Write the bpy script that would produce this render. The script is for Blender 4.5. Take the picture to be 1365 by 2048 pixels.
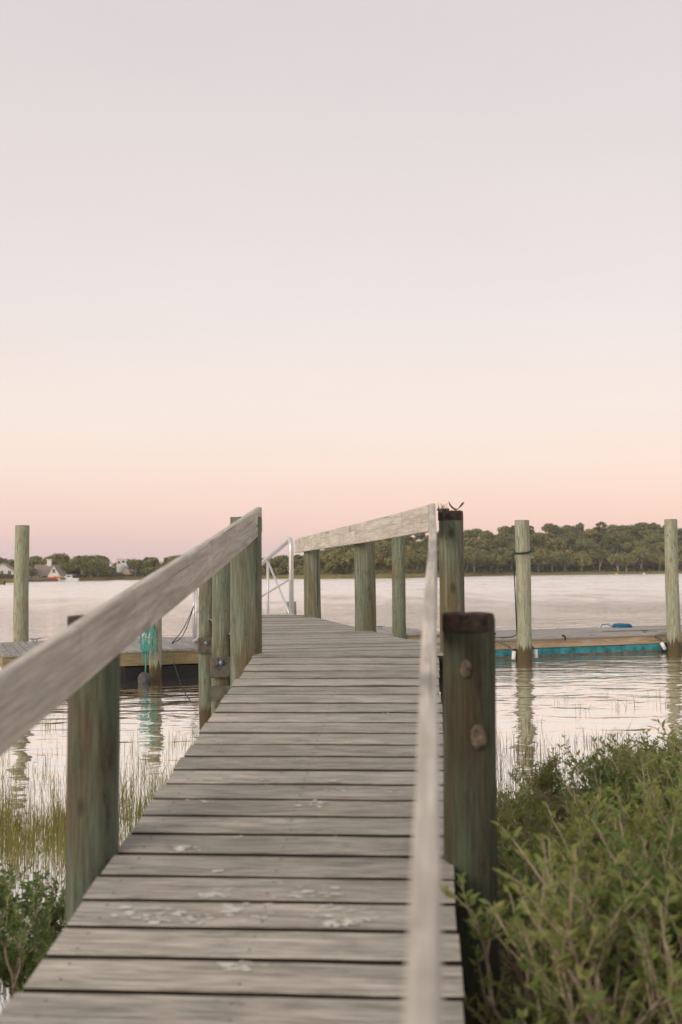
import bpy, math, random
from mathutils import Vector, Matrix
from math import radians as R, pi, sin, cos, tan, atan2, sqrt

for o in list(bpy.data.objects): bpy.data.objects.remove(o, do_unlink=True)
SC = bpy.context.scene
COL = SC.collection
rnd = random.Random(7)

# ------------------------------------------------------------------ camera
H = 1.95
cd = bpy.data.cameras.new('camera'); cam = bpy.data.objects.new('camera', cd); COL.objects.link(cam)
cd.sensor_fit = 'VERTICAL'; cd.sensor_height = 36.0; cd.lens = 2115/2048*36
cd.clip_start = 0.05; cd.clip_end = 6000
cd.dof.use_dof = True; cd.dof.focus_distance = 12.5; cd.dof.aperture_fstop = 2.4
cam.matrix_world = Matrix.Translation((0, 0, H)) @ Matrix.Rotation(R(90)+math.atan(121/2115), 4, 'X') @ Matrix.Rotation(R(-0.55), 4, 'Z')
SC.camera = cam

# ------------------------------------------------------------------ sky and sun (dusk, the sun is low behind the camera)
SUN_EL, SUN_AZ = R(18.0), R(225)        # azimuth clockwise from +Y
w = bpy.data.worlds.new('World'); SC.world = w; w.use_nodes = True
nt = w.node_tree; nt.nodes.clear()
def N(t, kind, **kw):
    n = t.nodes.new(kind)
    for k, v in kw.items(): setattr(n, k, v)
    return n
out = N(nt, 'ShaderNodeOutputWorld')
tc = N(nt, 'ShaderNodeTexCoord'); sep = N(nt, 'ShaderNodeSeparateXYZ'); nt.links.new(tc.outputs['Generated'], sep.inputs[0])
def s2l(c):
    return tuple(((v/255/12.92) if v/255 <= .04045 else ((v/255+.055)/1.055)**2.4) for v in c)
def ramp(t, stops, interp='LINEAR'):
    n = t.nodes.new('ShaderNodeValToRGB'); cr = n.color_ramp; cr.interpolation = interp
    while len(cr.elements) > 1: cr.elements.remove(cr.elements[-1])
    for i, (p, c) in enumerate(stops):
        e = cr.elements[0] if i == 0 else cr.elements.new(p)
        e.position = p; e.color = (*c[:3], 1)
    return n
# elevation (sine) -> colour, the same all round
mr = N(nt, 'ShaderNodeMapRange'); mr.inputs[1].default_value = 0.0; mr.inputs[2].default_value = 1.0
nt.links.new(sep.outputs[2], mr.inputs[0])
east = ramp(nt, [(0.0, s2l((216, 193, 194))), (.020, s2l((226, 195, 192))), (.040, s2l((239, 202, 192))), (.065, s2l((243, 209, 194))),
                 (.10, s2l((243, 218, 203))), (.15, s2l((238, 222, 211))), (.23, s2l((231, 219, 213))), (.33, s2l((224, 213, 210))),
                 (.47, s2l((215, 206, 205))), (.7, s2l((207, 203, 202))), (1.0, s2l((200, 199, 201)))])
nt.links.new(mr.outputs[0], east.inputs[0])
# azimuth: warmer to the right, cooler to the left near the horizon
mx = N(nt, 'ShaderNodeMapRange'); mx.inputs[1].default_value = -.32; mx.inputs[2].default_value = .30
nt.links.new(sep.outputs[0], mx.inputs[0])
low = N(nt, 'ShaderNodeMapRange'); low.inputs[1].default_value = 0.0; low.inputs[2].default_value = .12; low.inputs[3].default_value = 1; low.inputs[4].default_value = 0
nt.links.new(sep.outputs[2], low.inputs[0])
tint = ramp(nt, [(0, (.94, .965, 1.02)), (.5, (1.0, .99, .99)), (1, (1.04, 1.0, .95))]); nt.links.new(mx.outputs[0], tint.inputs[0])
mul = N(nt, 'ShaderNodeMix', data_type='RGBA', blend_type='MULTIPLY'); nt.links.new(low.outputs[0], mul.inputs[0])
nt.links.new(east.outputs[0], mul.inputs[6]); nt.links.new(tint.outputs[0], mul.inputs[7])
sky = N(nt, 'ShaderNodeTexSky'); sky.sky_type = 'NISHITA'; sky.sun_disc = False; sky.sun_elevation = SUN_EL; sky.sun_rotation = SUN_AZ
hz = N(nt, 'ShaderNodeTexNoise'); hz.inputs['Scale'].default_value = 2.2; hz.inputs['Detail'].default_value = 5; hz.inputs['Roughness'].default_value = .6
hm = N(nt, 'ShaderNodeMapping'); hm.inputs['Scale'].default_value = (1, 1, 3.5); nt.links.new(tc.outputs['Generated'], hm.inputs[0]); nt.links.new(hm.outputs[0], hz.inputs['Vector'])
hr = N(nt, 'ShaderNodeMapRange'); nt.links.new(hz.outputs[0], hr.inputs[0]); hr.inputs[1].default_value = .3; hr.inputs[2].default_value = .7; hr.inputs[3].default_value = .985; hr.inputs[4].default_value = 1.02
hv = N(nt, 'ShaderNodeVectorMath', operation='SCALE'); nt.links.new(mul.outputs[2], hv.inputs[0]); nt.links.new(hr.outputs[0], hv.inputs['Scale'])
b1 = N(nt, 'ShaderNodeBackground'); b1.inputs[1].default_value = 0.975
b2 = N(nt, 'ShaderNodeBackground'); b2.inputs[1].default_value = 0.012
add = N(nt, 'ShaderNodeAddShader')
nt.links.new(hv.outputs[0], b1.inputs[0]); nt.links.new(sky.outputs[0], b2.inputs[0])
nt.links.new(b1.outputs[0], add.inputs[0]); nt.links.new(b2.outputs[0], add.inputs[1]); nt.links.new(add.outputs[0], out.inputs[0])

sl = bpy.data.lights.new('sun', 'SUN'); sl.energy = 1.65; sl.angle = R(30); sl.color = (1, .90, .74)
so = bpy.data.objects.new('sun', sl); COL.objects.link(so)
sd = Vector((sin(SUN_AZ)*cos(SUN_EL), cos(SUN_AZ)*cos(SUN_EL), sin(SUN_EL)))
so.rotation_euler = sd.to_track_quat('Z', 'Y').to_euler()
SC.view_settings.view_transform = 'Standard'; SC.view_settings.look = 'None'
SC.view_settings.exposure = 0.13; SC.view_settings.gamma = 1.0; SC.view_settings.use_curve_mapping = False
SC.render.engine = 'CYCLES'

# ------------------------------------------------------------------ material helpers
def mat(name, rough=.8, spec=.3):
    m = bpy.data.materials.new(name); m.use_nodes = True
    t = m.node_tree; b = t.nodes['Principled BSDF']; b.inputs['Roughness'].default_value = rough
    b.inputs['Specular IOR Level'].default_value = spec
    return m, t, b
def coords(t, src='Object', scale=(1, 1, 1), rand=0.0):
    c = N(t, 'ShaderNodeTexCoord'); mp = N(t, 'ShaderNodeMapping'); mp.inputs['Scale'].default_value = scale
    t.links.new(c.outputs[src], mp.inputs[0])
    if rand:
        oi = N(t, 'ShaderNodeObjectInfo'); mm = N(t, 'ShaderNodeMath', operation='MULTIPLY'); mm.inputs[1].default_value = rand
        t.links.new(oi.outputs['Random'], mm.inputs[0]); t.links.new(mm.outputs[0], mp.inputs['Location'])
    return mp
def noise(t, vec, scale, detail=4, rough=.55, dist=0.0):
    n = N(t, 'ShaderNodeTexNoise'); n.inputs['Scale'].default_value = scale; n.inputs['Detail'].default_value = detail
    n.inputs['Roughness'].default_value = rough; n.inputs['Distortion'].default_value = dist
    if vec: t.links.new(vec.outputs[0], n.inputs['Vector'])
    return n
def mix(t, a, b, f, mode='MIX'):
    n = N(t, 'ShaderNodeMix', data_type='RGBA', blend_type=mode)
    for s, i in ((f, 0), (a, 6), (b, 7)):
        if isinstance(s, (int, float)): n.inputs[i].default_value = s
        elif isinstance(s, tuple): n.inputs[i].default_value = (*s[:3], 1)
        else: t.links.new(s, n.inputs[i])
    return n.outputs[2]
def mrange(t, v, a, b, c=0, d=1):
    n = N(t, 'ShaderNodeMapRange'); t.links.new(v, n.inputs[0])
    for i, x in enumerate((a, b, c, d)): n.inputs[i+1].default_value = x
    return n.outputs[0]
def bump(t, b, h, strength=.4, dist=.01):
    n = N(t, 'ShaderNodeBump'); n.inputs['Strength'].default_value = strength; n.inputs['Distance'].default_value = dist
    t.links.new(h, n.inputs['Height']); t.links.new(n.outputs[0], b.inputs['Normal']); return n
def objrand(t): return N(t, 'ShaderNodeObjectInfo').outputs['Random']

def wood(name, c1, c2, c3, grain=(1.2, 22, 22), var=.3, dark=.35, knots=False, green=None, rough=.85):
    """weathered board, the grain along local x"""
    m, t, b = mat(name, rough, .2)
    fine = noise(t, coords(t, scale=(grain[0]*1.6, grain[1]*3, grain[2]*3), rand=37), 3.2, 5, .65)
    mid = noise(t, coords(t, scale=(grain[0], grain[1]*.45, grain[2]*.45), rand=61), 1.6, 4, .6, .8)
    big = noise(t, coords(t, scale=(1.3, 2.6, 2.6), rand=83), 1.8, 3, .5)
    base = mix(t, c1, c2, mrange(t, mid.outputs[0], .35, .65))
    base = mix(t, base, c3, mrange(t, big.outputs[0], .50, .72, 0, .8))
    dk = mrange(t, fine.outputs[0], .38, .62, 1-dark, 1.08)
    g = N(t, 'ShaderNodeCombineColor'); [t.links.new(dk, g.inputs[i]) for i in range(3)]
    base = mix(t, base, g.outputs[0], 1.0, 'MULTIPLY')
    rv = mrange(t, objrand(t), 0, 1, 1-var*.5, 1+var*.5)
    g2 = N(t, 'ShaderNodeCombineColor'); [t.links.new(rv, g2.inputs[i]) for i in range(3)]
    base = mix(t, base, g2.outputs[0], 1.0, 'MULTIPLY')
    st = noise(t, coords(t, scale=(5, 9, 9), rand=19), 1.3, 5, .7)
    base = mix(t, base, tuple(x*.42 for x in c2), mrange(t, st.outputs[0], .60, .74, 0, .7))
    ck = noise(t, coords(t, scale=(.9, 60, 60), rand=47), 1.3, 2, .5)      # drying cracks along the grain
    base = mix(t, base, tuple(x*.22 for x in c2), mrange(t, ck.outputs[0], .66, .71, 0, .8))
    if knots:
        wv = N(t, 'ShaderNodeTexWave'); wv.wave_type = 'RINGS'; wv.inputs['Scale'].default_value = 1.5
        wv.inputs['Distortion'].default_value = 9; wv.inputs['Detail'].default_value = 2.5; wv.inputs['Detail Scale'].default_value = 1.0
        t.links.new(coords(t, scale=(.55, 3.5, 3.0), rand=11).outputs[0], wv.inputs[0])
        base = mix(t, base, tuple(x*.66 for x in c2), mrange(t, wv.outputs[1], .80, 1.0, 0, .38))
        vo = N(t, 'ShaderNodeTexVoronoi'); vo.inputs['Scale'].default_value = 1.0
        t.links.new(coords(t, scale=(1.6, 4.5, 4.5), rand=23).outputs[0], vo.inputs['Vector'])
        base = mix(t, base, tuple(x*.38 for x in c2), mrange(t, vo.outputs['Distance'], .08, .2, .85, 0))
        # vertical rain streaks and dents on the exposed face
        vs = noise(t, coords(t, scale=(16, 2.0, 2.0), rand=5), 1.5, 4, .7)
        base = mix(t, base, tuple(x*.5 for x in c2), mrange(t, vs.outputs[0], .58, .72, 0, .55))
    t.links.new(base, b.inputs[0])
    bump(t, b, fine.outputs[0], .5, .006)
    return m
def pile_mat(name, green, brown, pale, band=True, dark=1.0, mixpos=(.42, .62)):
    """treated round timber, streaks along local z"""
    m, t, b = mat(name, .85, .2)
    st = noise(t, coords(t, scale=(13, 13, .9), rand=41), 1.5, 5, .6, .3)
    fine = noise(t, coords(t, scale=(60, 60, 3.5), rand=17), 1.4, 4, .65)
    bl = noise(t, coords(t, scale=(3.2, 3.2, 1.0), rand=73), 1.5, 3, .55)
    pat = noise(t, coords(t, scale=(9, 9, 2.4), rand=29), 2.2, 6, .7)
    base = mix(t, green, brown, mrange(t, bl.outputs[0], *mixpos))
    base = mix(t, base, pale, mrange(t, st.outputs[0], .50, .68, 0, .75))
    base = mix(t, base, tuple(x*.45 for x in brown), mrange(t, pat.outputs[0], .54, .68, 0, .7))
    dk = mrange(t, fine.outputs[0], .36, .62, .70*dark, 1.12*dark)
    g = N(t, 'ShaderNodeCombineColor'); [t.links.new(dk, g.inputs[i]) for i in range(3)]
    base = mix(t, base, g.outputs[0], 1.0, 'MULTIPLY')
    # drying checks
    wv = noise(t, coords(t, scale=(34, 34, 1.1), rand=57), 1.1, 2, .5)
    base = mix(t, base, (.035, .03, .02), mrange(t, wv.outputs[0], .685, .72, 0, .8))
    vo = N(t, 'ShaderNodeTexVoronoi'); t.links.new(coords(t, scale=(5, 5, 2.6), rand=13).outputs[0], vo.inputs['Vector']); vo.inputs['Scale'].default_value = 1.0
    base = mix(t, base, tuple(x*.4 for x in brown), mrange(t, vo.outputs['Distance'], .06, .13, .75, 0))
    if band:   # wet and weedy foot by the tide line
        gp = N(t, 'ShaderNodeNewGeometry'); sp = N(t, 'ShaderNodeSeparateXYZ'); t.links.new(gp.outputs['Position'], sp.inputs[0])
        ad = N(t, 'ShaderNodeMath', operation='ADD'); t.links.new(sp.outputs[2], ad.inputs[0])
        ns = noise(t, coords(t, scale=(12, 12, .4), rand=9), 1.6, 3); mm = N(t, 'ShaderNodeMath', operation='MULTIPLY'); mm.inputs[1].default_value = -.55
        t.links.new(ns.outputs[0], mm.inputs[0]); t.links.new(mm.outputs[0], ad.inputs[1])
        base = mix(t, base, (.075, .05, .02), mrange(t, ad.outputs[0], -.02, .06, .9, 0))
    t.links.new(base, b.inputs[0]); bump(t, b, fine.outputs[0], .6, .006)
    return m
def plain(name, c, rough=.6, metal=0.0, var=.12, scale=14, spec=.4, bumpd=0.0):
    m, t, b = mat(name, rough, spec); b.inputs['Metallic'].default_value = metal
    n = noise(t, coords(t, rand=13), scale, 5, .6)
    b0 = mix(t, tuple(x*(1-var*1.6) for x in c), tuple(min(1, x*(1+var)) for x in c), mrange(t, n.outputs[0], .3, .7))
    t.links.new(b0, b.inputs[0])
    if bumpd: bump(t, b, n.outputs[0], .5, bumpd)
    return m

M = {}
M['plank'] = wood('weathered_plank', (.60, .54, .465), (.39, .355, .30), (.43, .415, .36), var=.32, dark=.55)
M['rail'] = wood('weathered_rail', (.68, .61, .53), (.50, .45, .385), (.58, .545, .48), grain=(.8, 7, 7), var=.05, dark=.22, knots=True)
M['rail_cap'] = M['rail']
M['beam'] = wood('beam_timber', (.20, .17, .11), (.12, .10, .065), (.17, .16, .12), var=.25)
M['naildark'] = plain('dark_nail', (.10, .085, .065), .9)  # plain dark brown for the nail heads
M['pile'] = pile_mat('treated_pile', (.160, .183, .132), (.165, .135, .080), (.28, .285, .215))
M['pile_dark'] = pile_mat('dark_treated_pile', (.078, .092, .060), (.070, .054, .035), (.115, .13, .09), dark=1.0)
M['pile_near'] = pile_mat('greygreen_pile', (.115, .135, .098), (.125, .098, .062), (.185, .20, .15), mixpos=(.46, .62))
M['guide'] = pile_mat('bleached_pile', (.30, .31, .22), (.26, .22, .13), (.44, .42, .33), mixpos=(.48, .72))
M['cap'] = plain('rotted_red_top', (.075, .050, .040), .9, var=.5, scale=22, bumpd=.01)
M['alu'] = plain('aluminium_tube', (.66, .64, .63), .42, .55, var=.08)
M['steel'] = plain('galvanised_steel', (.24, .28, .33), .45, .6)
M['plate'] = plain('rusty_plate', (.15, .135, .11), .8, .1, var=.3)
M['black'] = plain('black_plastic', (.012, .012, .013), .5)
M['skirt'] = wood('float_skirt_board', (.36, .30, .17), (.24, .18, .10), (.33, .29, .20), var=.1, dark=.3)
M['skirt2'] = wood('tan_skirt_board', (.55, .42, .29), (.40, .28, .18), (.50, .43, .34), var=.1, dark=.25)
M['teal'] = plain('teal_foam_billet', (.045, .25, .28), .75, var=.45, scale=4)
M['tealrope'] = plain('teal_rope', (.06, .28, .24), .7)
M['bluerope'] = plain('blue_rope', (.03, .17, .30), .7)
M['darkline'] = plain('dark_line', (.02, .028, .026), .7)
M['white'] = plain('white_plastic', (.72, .70, .67), .5)
M['buoy'] = plain('weathered_grey_buoy', (.085, .08, .08), .8, var=.3)
M['deckgrey'] = wood('grey_float_plank', (.44, .41, .38), (.31, .29, .265), (.38, .37, .35), grain=(1.2, 16, 16), var=.22, dark=.25)
M['dropping'] = plain('chalky_dropping', (.62, .585, .53), .9, var=.2, scale=30)
M['knot'] = plain('pale_knot', (.15, .115, .085), .9, var=.5, scale=40)
M['weed'] = plain('dry_seaweed', (.10, .06, .035), .9)

# ------------------------------------------------------------------ mesh builder
class MB:
    def __init__(s): s.v = []; s.f = []
    def add(s, vs, fs):
        k = len(s.v); s.v += [tuple(x) for x in vs]; s.f += [tuple(i+k for i in f) for f in fs]; return s
    def box(s, x0, x1, y0, y1, z0, z1):
        return s.add([(x0,y0,z0),(x1,y0,z0),(x1,y1,z0),(x0,y1,z0),(x0,y0,z1),(x1,y0,z1),(x1,y1,z1),(x0,y1,z1)],
                     [(0,3,2,1),(4,5,6,7),(0,1,5,4),(1,2,6,5),(2,3,7,6),(3,0,4,7)])
    def slab(s, quad, z0, z1):     # quad = 4 xy points, counter-clockwise
        return s.add([(*p, z0) for p in quad]+[(*p, z1) for p in quad], [(0,3,2,1),(4,5,6,7),(0,1,5,4),(1,2,6,5),(2,3,7,6),(3,0,4,7)])
    def board(s, L, W, T, c=.006, seg=1, wob=0.0, rg=None):   # along x, chamfered
        pr = [(-W/2+c,-T/2),(W/2-c,-T/2),(W/2,-T/2+c),(W/2,T/2-c),(W/2-c,T/2),(-W/2+c,T/2),(-W/2,T/2-c),(-W/2,-T/2+c)]
        vs = []; n = 8
        for i in range(seg+1):
            dy = rg.uniform(-wob, wob) if wob else 0; dz = rg.uniform(-wob, wob) if wob else 0
            vs += [(-L/2+L*i/seg, y+dy, z+dz) for y, z in pr]
        fs = [(i*n+j, i*n+(j+1) % n, (i+1)*n+(j+1) % n, (i+1)*n+j) for i in range(seg) for j in range(n)]
        fs += [tuple(reversed(range(n))), tuple(seg*n+j for j in range(n))]
        fs = [tuple(reversed(f)) for f in fs]
        return s.add(vs, fs)
    def tube(s, pts, r, n=8, caps=True):
        pts = [Vector(p) for p in pts]; k = len(pts); rs = r if isinstance(r, (list, tuple)) else [r]*k
        t0 = (pts[1]-pts[0]).normalized(); a = t0.orthogonal().normalized(); vs = []
        for i in range(k):
            t = (pts[min(i+1, k-1)]-pts[max(i-1, 0)]).normalized()
            a = (a-t*a.dot(t)); a = a.normalized() if a.length > 1e-6 else t.orthogonal().normalized(); b = t.cross(a)
            vs += [pts[i]+(a*cos(2*pi*j/n)+b*sin(2*pi*j/n))*rs[i] for j in range(n)]
        fs = [(i*n+j, i*n+(j+1) % n, (i+1)*n+(j+1) % n, (i+1)*n+j) for i in range(k-1) for j in range(n)]
        if caps: fs += [tuple(reversed(range(n))), tuple((k-1)*n+j for j in range(n))]
        return s.add(vs, fs)
    def ball(s, c, r, n=12, m=7, sz=1.0, sx=1.0):
        vs = [(c[0], c[1], c[2]-r*sz)]
        for i in range(1, m):
            th = pi*i/m
            vs += [(c[0]+r*sx*sin(th)*cos(2*pi*j/n), c[1]+r*sin(th)*sin(2*pi*j/n), c[2]-r*sz*cos(th)) for j in range(n)]
        vs.append((c[0], c[1], c[2]+r*sz)); q = len(vs)-1
        fs = [(0, 1+(j+1) % n, 1+j) for j in range(n)]
        fs += [(1+i*n+j, 1+i*n+(j+1) % n, 1+(i+1)*n+(j+1) % n, 1+(i+1)*n+j) for i in range(m-2) for j in range(n)]
        fs += [(q, 1+(m-2)*n+j, 1+(m-2)*n+(j+1) % n) for j in range(n)]
        return s.add(vs, fs)
    def mesh(s, name, m=None, smooth=False):
        me = bpy.data.meshes.new(name); me.from_pydata(s.v, [], s.f)
        if m: me.materials.append(m)
        if smooth: me.polygons.foreach_set('use_smooth', [True]*len(me.polygons))
        me.update(); return me
def obj(name, me, parent=None, loc=(0, 0, 0), rot=None, label=None):
    o = bpy.data.objects.new(name, me); COL.objects.link(o)
    if parent: o.parent = parent
    o.location = loc
    if rot is not None:
        if isinstance(rot, Matrix): o.rotation_mode = 'QUATERNION'; o.rotation_quaternion = rot.to_quaternion()
        else: o.rotation_euler = rot
    if label: o['label'] = label
    return o
def tag(o, label=None, cat=None, group=None, kind=None):
    for k, v in (('label', label), ('category', cat), ('group', group), ('kind', kind)):
        if v: o[k] = v
    return o
def thing(name, loc, label, cat, group=None, rot=None):
    return tag(obj(name, None, None, loc, rot), label, cat, group)
def basis(x, z):       # rotation whose local x is along x, z near z
    x = Vector(x).normalized(); y = Vector(z).cross(x).normalized(); z = x.cross(y)
    return Matrix((x, y, z)).transposed()

def pile_mesh(h, r0, r1, m, seed=0, n=28, seg=14, z0=-.9):
    rg = random.Random(seed); b = MB(); ph = [rg.uniform(0, 6.28) for _ in range(4)]
    hs = [z0+(h-z0)*i/seg for i in range(seg)]+[h-.012, h]
    vs = []
    for i, z in enumerate(hs):
        r = r0+(r1-r0)*(z/h if z > 0 else 0)
        if i == len(hs)-1: r *= .95
        for j in range(n):
            a = 2*pi*j/n
            rr = r*(1+.018*sin(2*a+ph[0]+z*.5)+.012*sin(3*a+ph[1]-z*.8)+.007*sin(7*a+ph[2]+z*3)+.006*sin(z*5+ph[3]))
            vs.append((rr*cos(a)+.006*sin(z*2.2+ph[1]), rr*sin(a)+.006*cos(z*1.9+ph[2]), z+(rg.uniform(-.004, .004) if i >= len(hs)-2 else 0)))
    k = len(hs)
    fs = [(i*n+j, i*n+(j+1) % n, (i+1)*n+(j+1) % n, (i+1)*n+j) for i in range(k-1) for j in range(n)]
    vs.append((0, 0, h+.004)); fs += [((k-1)*n+j, (k-1)*n+(j+1) % n, len(vs)-1) for j in range(n)]
    b.add(vs, fs); return b.mesh('pile', m, True)
def cap_mesh(r, hh=.055, seed=1, n=28):
    rg = random.Random(seed); vs = []
    for i, (z, q) in enumerate(((-hh, .99), (-hh+.004, 1.004), (-.003, 1.0), (.004, .985), (.007, .5))):
        vs += [(r*q*1.01*cos(2*pi*j/n), r*q*1.01*sin(2*pi*j/n), z+rg.uniform(-.003, .003)) for j in range(n)]
    fs = [(i*n+j, i*n+(j+1) % n, (i+1)*n+(j+1) % n, (i+1)*n+j) for i in range(4) for j in range(n)]
    vs.append((0, 0, .008)); fs += [(4*n+j, 4*n+(j+1) % n, 5*n) for j in range(n)]
    return MB().add(vs, fs).mesh('cap', M['cap'], False)

# ------------------------------------------------------------------ air between here and the far shore
hz_m = bpy.data.materials.new('haze'); hz_m.use_nodes = True; ht = hz_m.node_tree; ht.nodes.clear()
ho = N(ht, 'ShaderNodeOutputMaterial'); hp = N(ht, 'ShaderNodeVolumePrincipled')
hp.inputs['Color'].default_value = (.98, .93, .90, 1); hp.inputs['Density'].default_value = .00022; hp.inputs['Anisotropy'].default_value = .1
ht.links.new(hp.outputs[0], ho.inputs['Volume'])
tag(obj('haze', MB().box(-2600, 2600, -80, 1500, -4, 45).mesh('haze', hz_m)), kind='stuff')

# ------------------------------------------------------------------ water
def water():
    m, t, b = mat('water', .06, .5)
    t.nodes.remove(b)
    mo = t.nodes['Material Output']
    gp = N(t, 'ShaderNodeNewGeometry'); sp = N(t, 'ShaderNodeSeparateXYZ'); t.links.new(gp.outputs['Position'], sp.inputs[0])
    def layer(sc, s, det, dist, rot=0):
        mp = N(t, 'ShaderNodeMapping'); mp.inputs['Scale'].default_value = sc; mp.inputs['Rotation'].default_value = (0, 0, rot)
        t.links.new(gp.outputs['Position'], mp.inputs[0]); return noise(t, mp, s, det, .5, dist)
    a = layer((.55, 1.0, 1), 1.5, 2, .5, R(-8)); c = layer((.6, 1.0, 1), 4.6, 3, .3, R(6)); d = layer((.05, .28, 1), .35, 3, .2, R(4))
    # wave height in metres
    def mul(v, k):
        n = N(t, 'ShaderNodeMath', operation='MULTIPLY'); t.links.new(v, n.inputs[0])
        if isinstance(k, (int, float)): n.inputs[1].default_value = k
        else: t.links.new(k, n.inputs[1])
        return n.outputs[0]
    def plus(p, q):
        n = N(t, 'ShaderNodeMath', operation='ADD'); t.links.new(p, n.inputs[0]); t.links.new(q, n.inputs[1]); return n.outputs[0]
    calm = mrange(t, sp.outputs[1], 8, 19, .25, 1.0)
    hgt = mul(plus(plus(mul(a.outputs[0], .058), mul(c.outputs[0], mrange(t, sp.outputs[1], 15, 60, .014, .06))), mul(d.outputs[0], .12)), calm)
    bp = N(t, 'ShaderNodeBump'); bp.inputs['Strength'].default_value = 1; bp.inputs['Distance'].default_value = 1.0
    t.links.new(hgt, bp.inputs['Height'])
    gl = N(t, 'ShaderNodeBsdfGlossy'); gust = layer((.30, .12, 1), .55, 5, .6); gust2 = layer((1.2, .35, 1), .5, 4, .4)
    far = mrange(t, sp.outputs[1], 22, 110, .03, .23)
    gm = mrange(t, plus(mul(gust.outputs[0], .6), mul(gust2.outputs[0], .4)), .36, .64, .60, 1.4)
    rgh = mul(far, gm); t.links.new(rgh, gl.inputs['Roughness']); gl.inputs[0].default_value = (1.0, .975, .94, 1)
    t.links.new(bp.outputs[0], gl.inputs['Normal'])
    df = N(t, 'ShaderNodeBsdfDiffuse'); df.inputs[0].default_value = (.42, .375, .32, 1)
    fr = N(t, 'ShaderNodeFresnel'); fr.inputs[0].default_value = 1.33; t.links.new(bp.outputs[0], fr.inputs[1])
    f = mrange(t, fr.outputs[0], 0, .35, .72, .97)
    mxs = N(t, 'ShaderNodeMixShader'); t.links.new(f, mxs.inputs[0]); t.links.new(df.outputs[0], mxs.inputs[1]); t.links.new(gl.outputs[0], mxs.inputs[2])
    t.links.new(mxs.outputs[0], mo.inputs[0]); return m
o = obj('water', MB().add([(-2500, -60, 0), (2500, -60, 0), (2500, 1400, 0), (-2500, 1400, 0)], [(0, 1, 2, 3)]).mesh('water', water()))
tag(o, kind='structure')

# ------------------------------------------------------------------ near bank / sea bed
def bank_h(x, y):
    edge = 9.0+.5*sin(x*1.3)+.4*sin(x*2.9+1) if x > .2 else 3.6+.4*sin(x*2)
    if .2 < x < 1.4: edge = 6.5+2.0*(x-.2)
    h = .17*max(-1, min(1, (edge-y)/2.2))
    h += .025*sin(x*5+y*3)+.02*sin(x*9-y*7)
    if y > edge+2: h -= min(1.2, (y-edge-2)*.12)
    if x < -1.2: h += .26*math.exp(-((y-7.9-.1*x-.25*sin(x*3))/.45)**2)*(1 if x < -1.9 else .5)
    if y < 1: h += min(.5, (1-y)*.05)
    return h
def bank():
    m, t, b = mat('marsh_mud', .95, .1)
    n = noise(t, coords(t), 2.5, 6, .7); n2 = noise(t, coords(t), 30, 4)
    c = mix(t, (.035, .028, .02), (.10, .085, .05), mrange(t, n.outputs[0], .35, .65))
    c = mix(t, c, (.13, .10, .06), mrange(t, n2.outputs[0], .55, .7, 0, .7)); t.links.new(c, b.inputs[0]); bump(t, b, n2.outputs[0], .8, .03)
    nx, ny = 150, 130; xs = [-32+64*i/nx for i in range(nx+1)]; ys = [-30+72*j/ny for j in range(ny+1)]
    xs = [(-1 if u < 0 else 1)*(abs(u)/32)**1.7*32 for u in xs]
    vs = [(x, y, bank_h(x, y)) for y in ys for x in xs]
    fs = [(j*(nx+1)+i, j*(nx+1)+i+1, (j+1)*(nx+1)+i+1, (j+1)*(nx+1)+i) for j in range(ny) for i in range(nx)]
    tag(obj('ground', MB().add(vs, fs).mesh('ground', m, True)), kind='structure')
bank()

# ------------------------------------------------------------------ boardwalk: ramp and landing
D = Vector((.0753, .9867, .1442)).normalized(); U = Vector((D.y, -D.x, 0)).normalized(); NN = U.cross(D)
EYE = Vector((0, 0, H))
def RP(s, lat, up=0.0): return EYE+D*s+U*lat+NN*(-1.59+up)      # a point on the ramp: along, across, above the deck
BW = thing('boardwalk', (0, 4, 0), 'weathered grey timber boardwalk ramp with plank rails climbing to the landing over the water', 'boardwalk')
def bw(p): return Vector(p)-Vector((0, 4, 0))
M['gap_shade'] = plain('gap_shade_plank_side', (.03, .024, .018), .95)
def edge_sides(me):      # near-black plank sides paint in the shade of the deck gaps
    me.materials.append(M['gap_shade'])
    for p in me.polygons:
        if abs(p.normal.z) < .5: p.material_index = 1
plank_meshes = []
for k in range(5):
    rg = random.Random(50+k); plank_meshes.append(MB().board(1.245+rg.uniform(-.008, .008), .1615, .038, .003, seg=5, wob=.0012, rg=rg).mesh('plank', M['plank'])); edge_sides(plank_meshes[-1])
s = -1.0; k = 0; rg = random.Random(3)
PLK = []
while s < 7.02:
    rot = basis(U, NN) @ Matrix.Rotation(rg.uniform(-.004, .004), 3, 'Z') @ Matrix.Rotation(rg.uniform(-.006, .006), 3, 'X')
    P = RP(s+.095, -.5305+rg.uniform(-.006, .006), -.019+rg.uniform(-.002, .002))
    obj('plank', plank_meshes[rg.randrange(5)], BW, bw(P), rot); PLK.append(s+.095)
    s += .1895; k += 1
S_END = s
for lat in (-1.06, -.53, .0):
    p0 = RP(-1, lat, -.165); p1 = RP(S_END, lat, -.165)
    obj('stringer', MB().board((p1-p0).length, .045, .24).mesh('stringer', M['beam']), BW, bw((p0+p1)/2), basis(D, NN))
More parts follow.
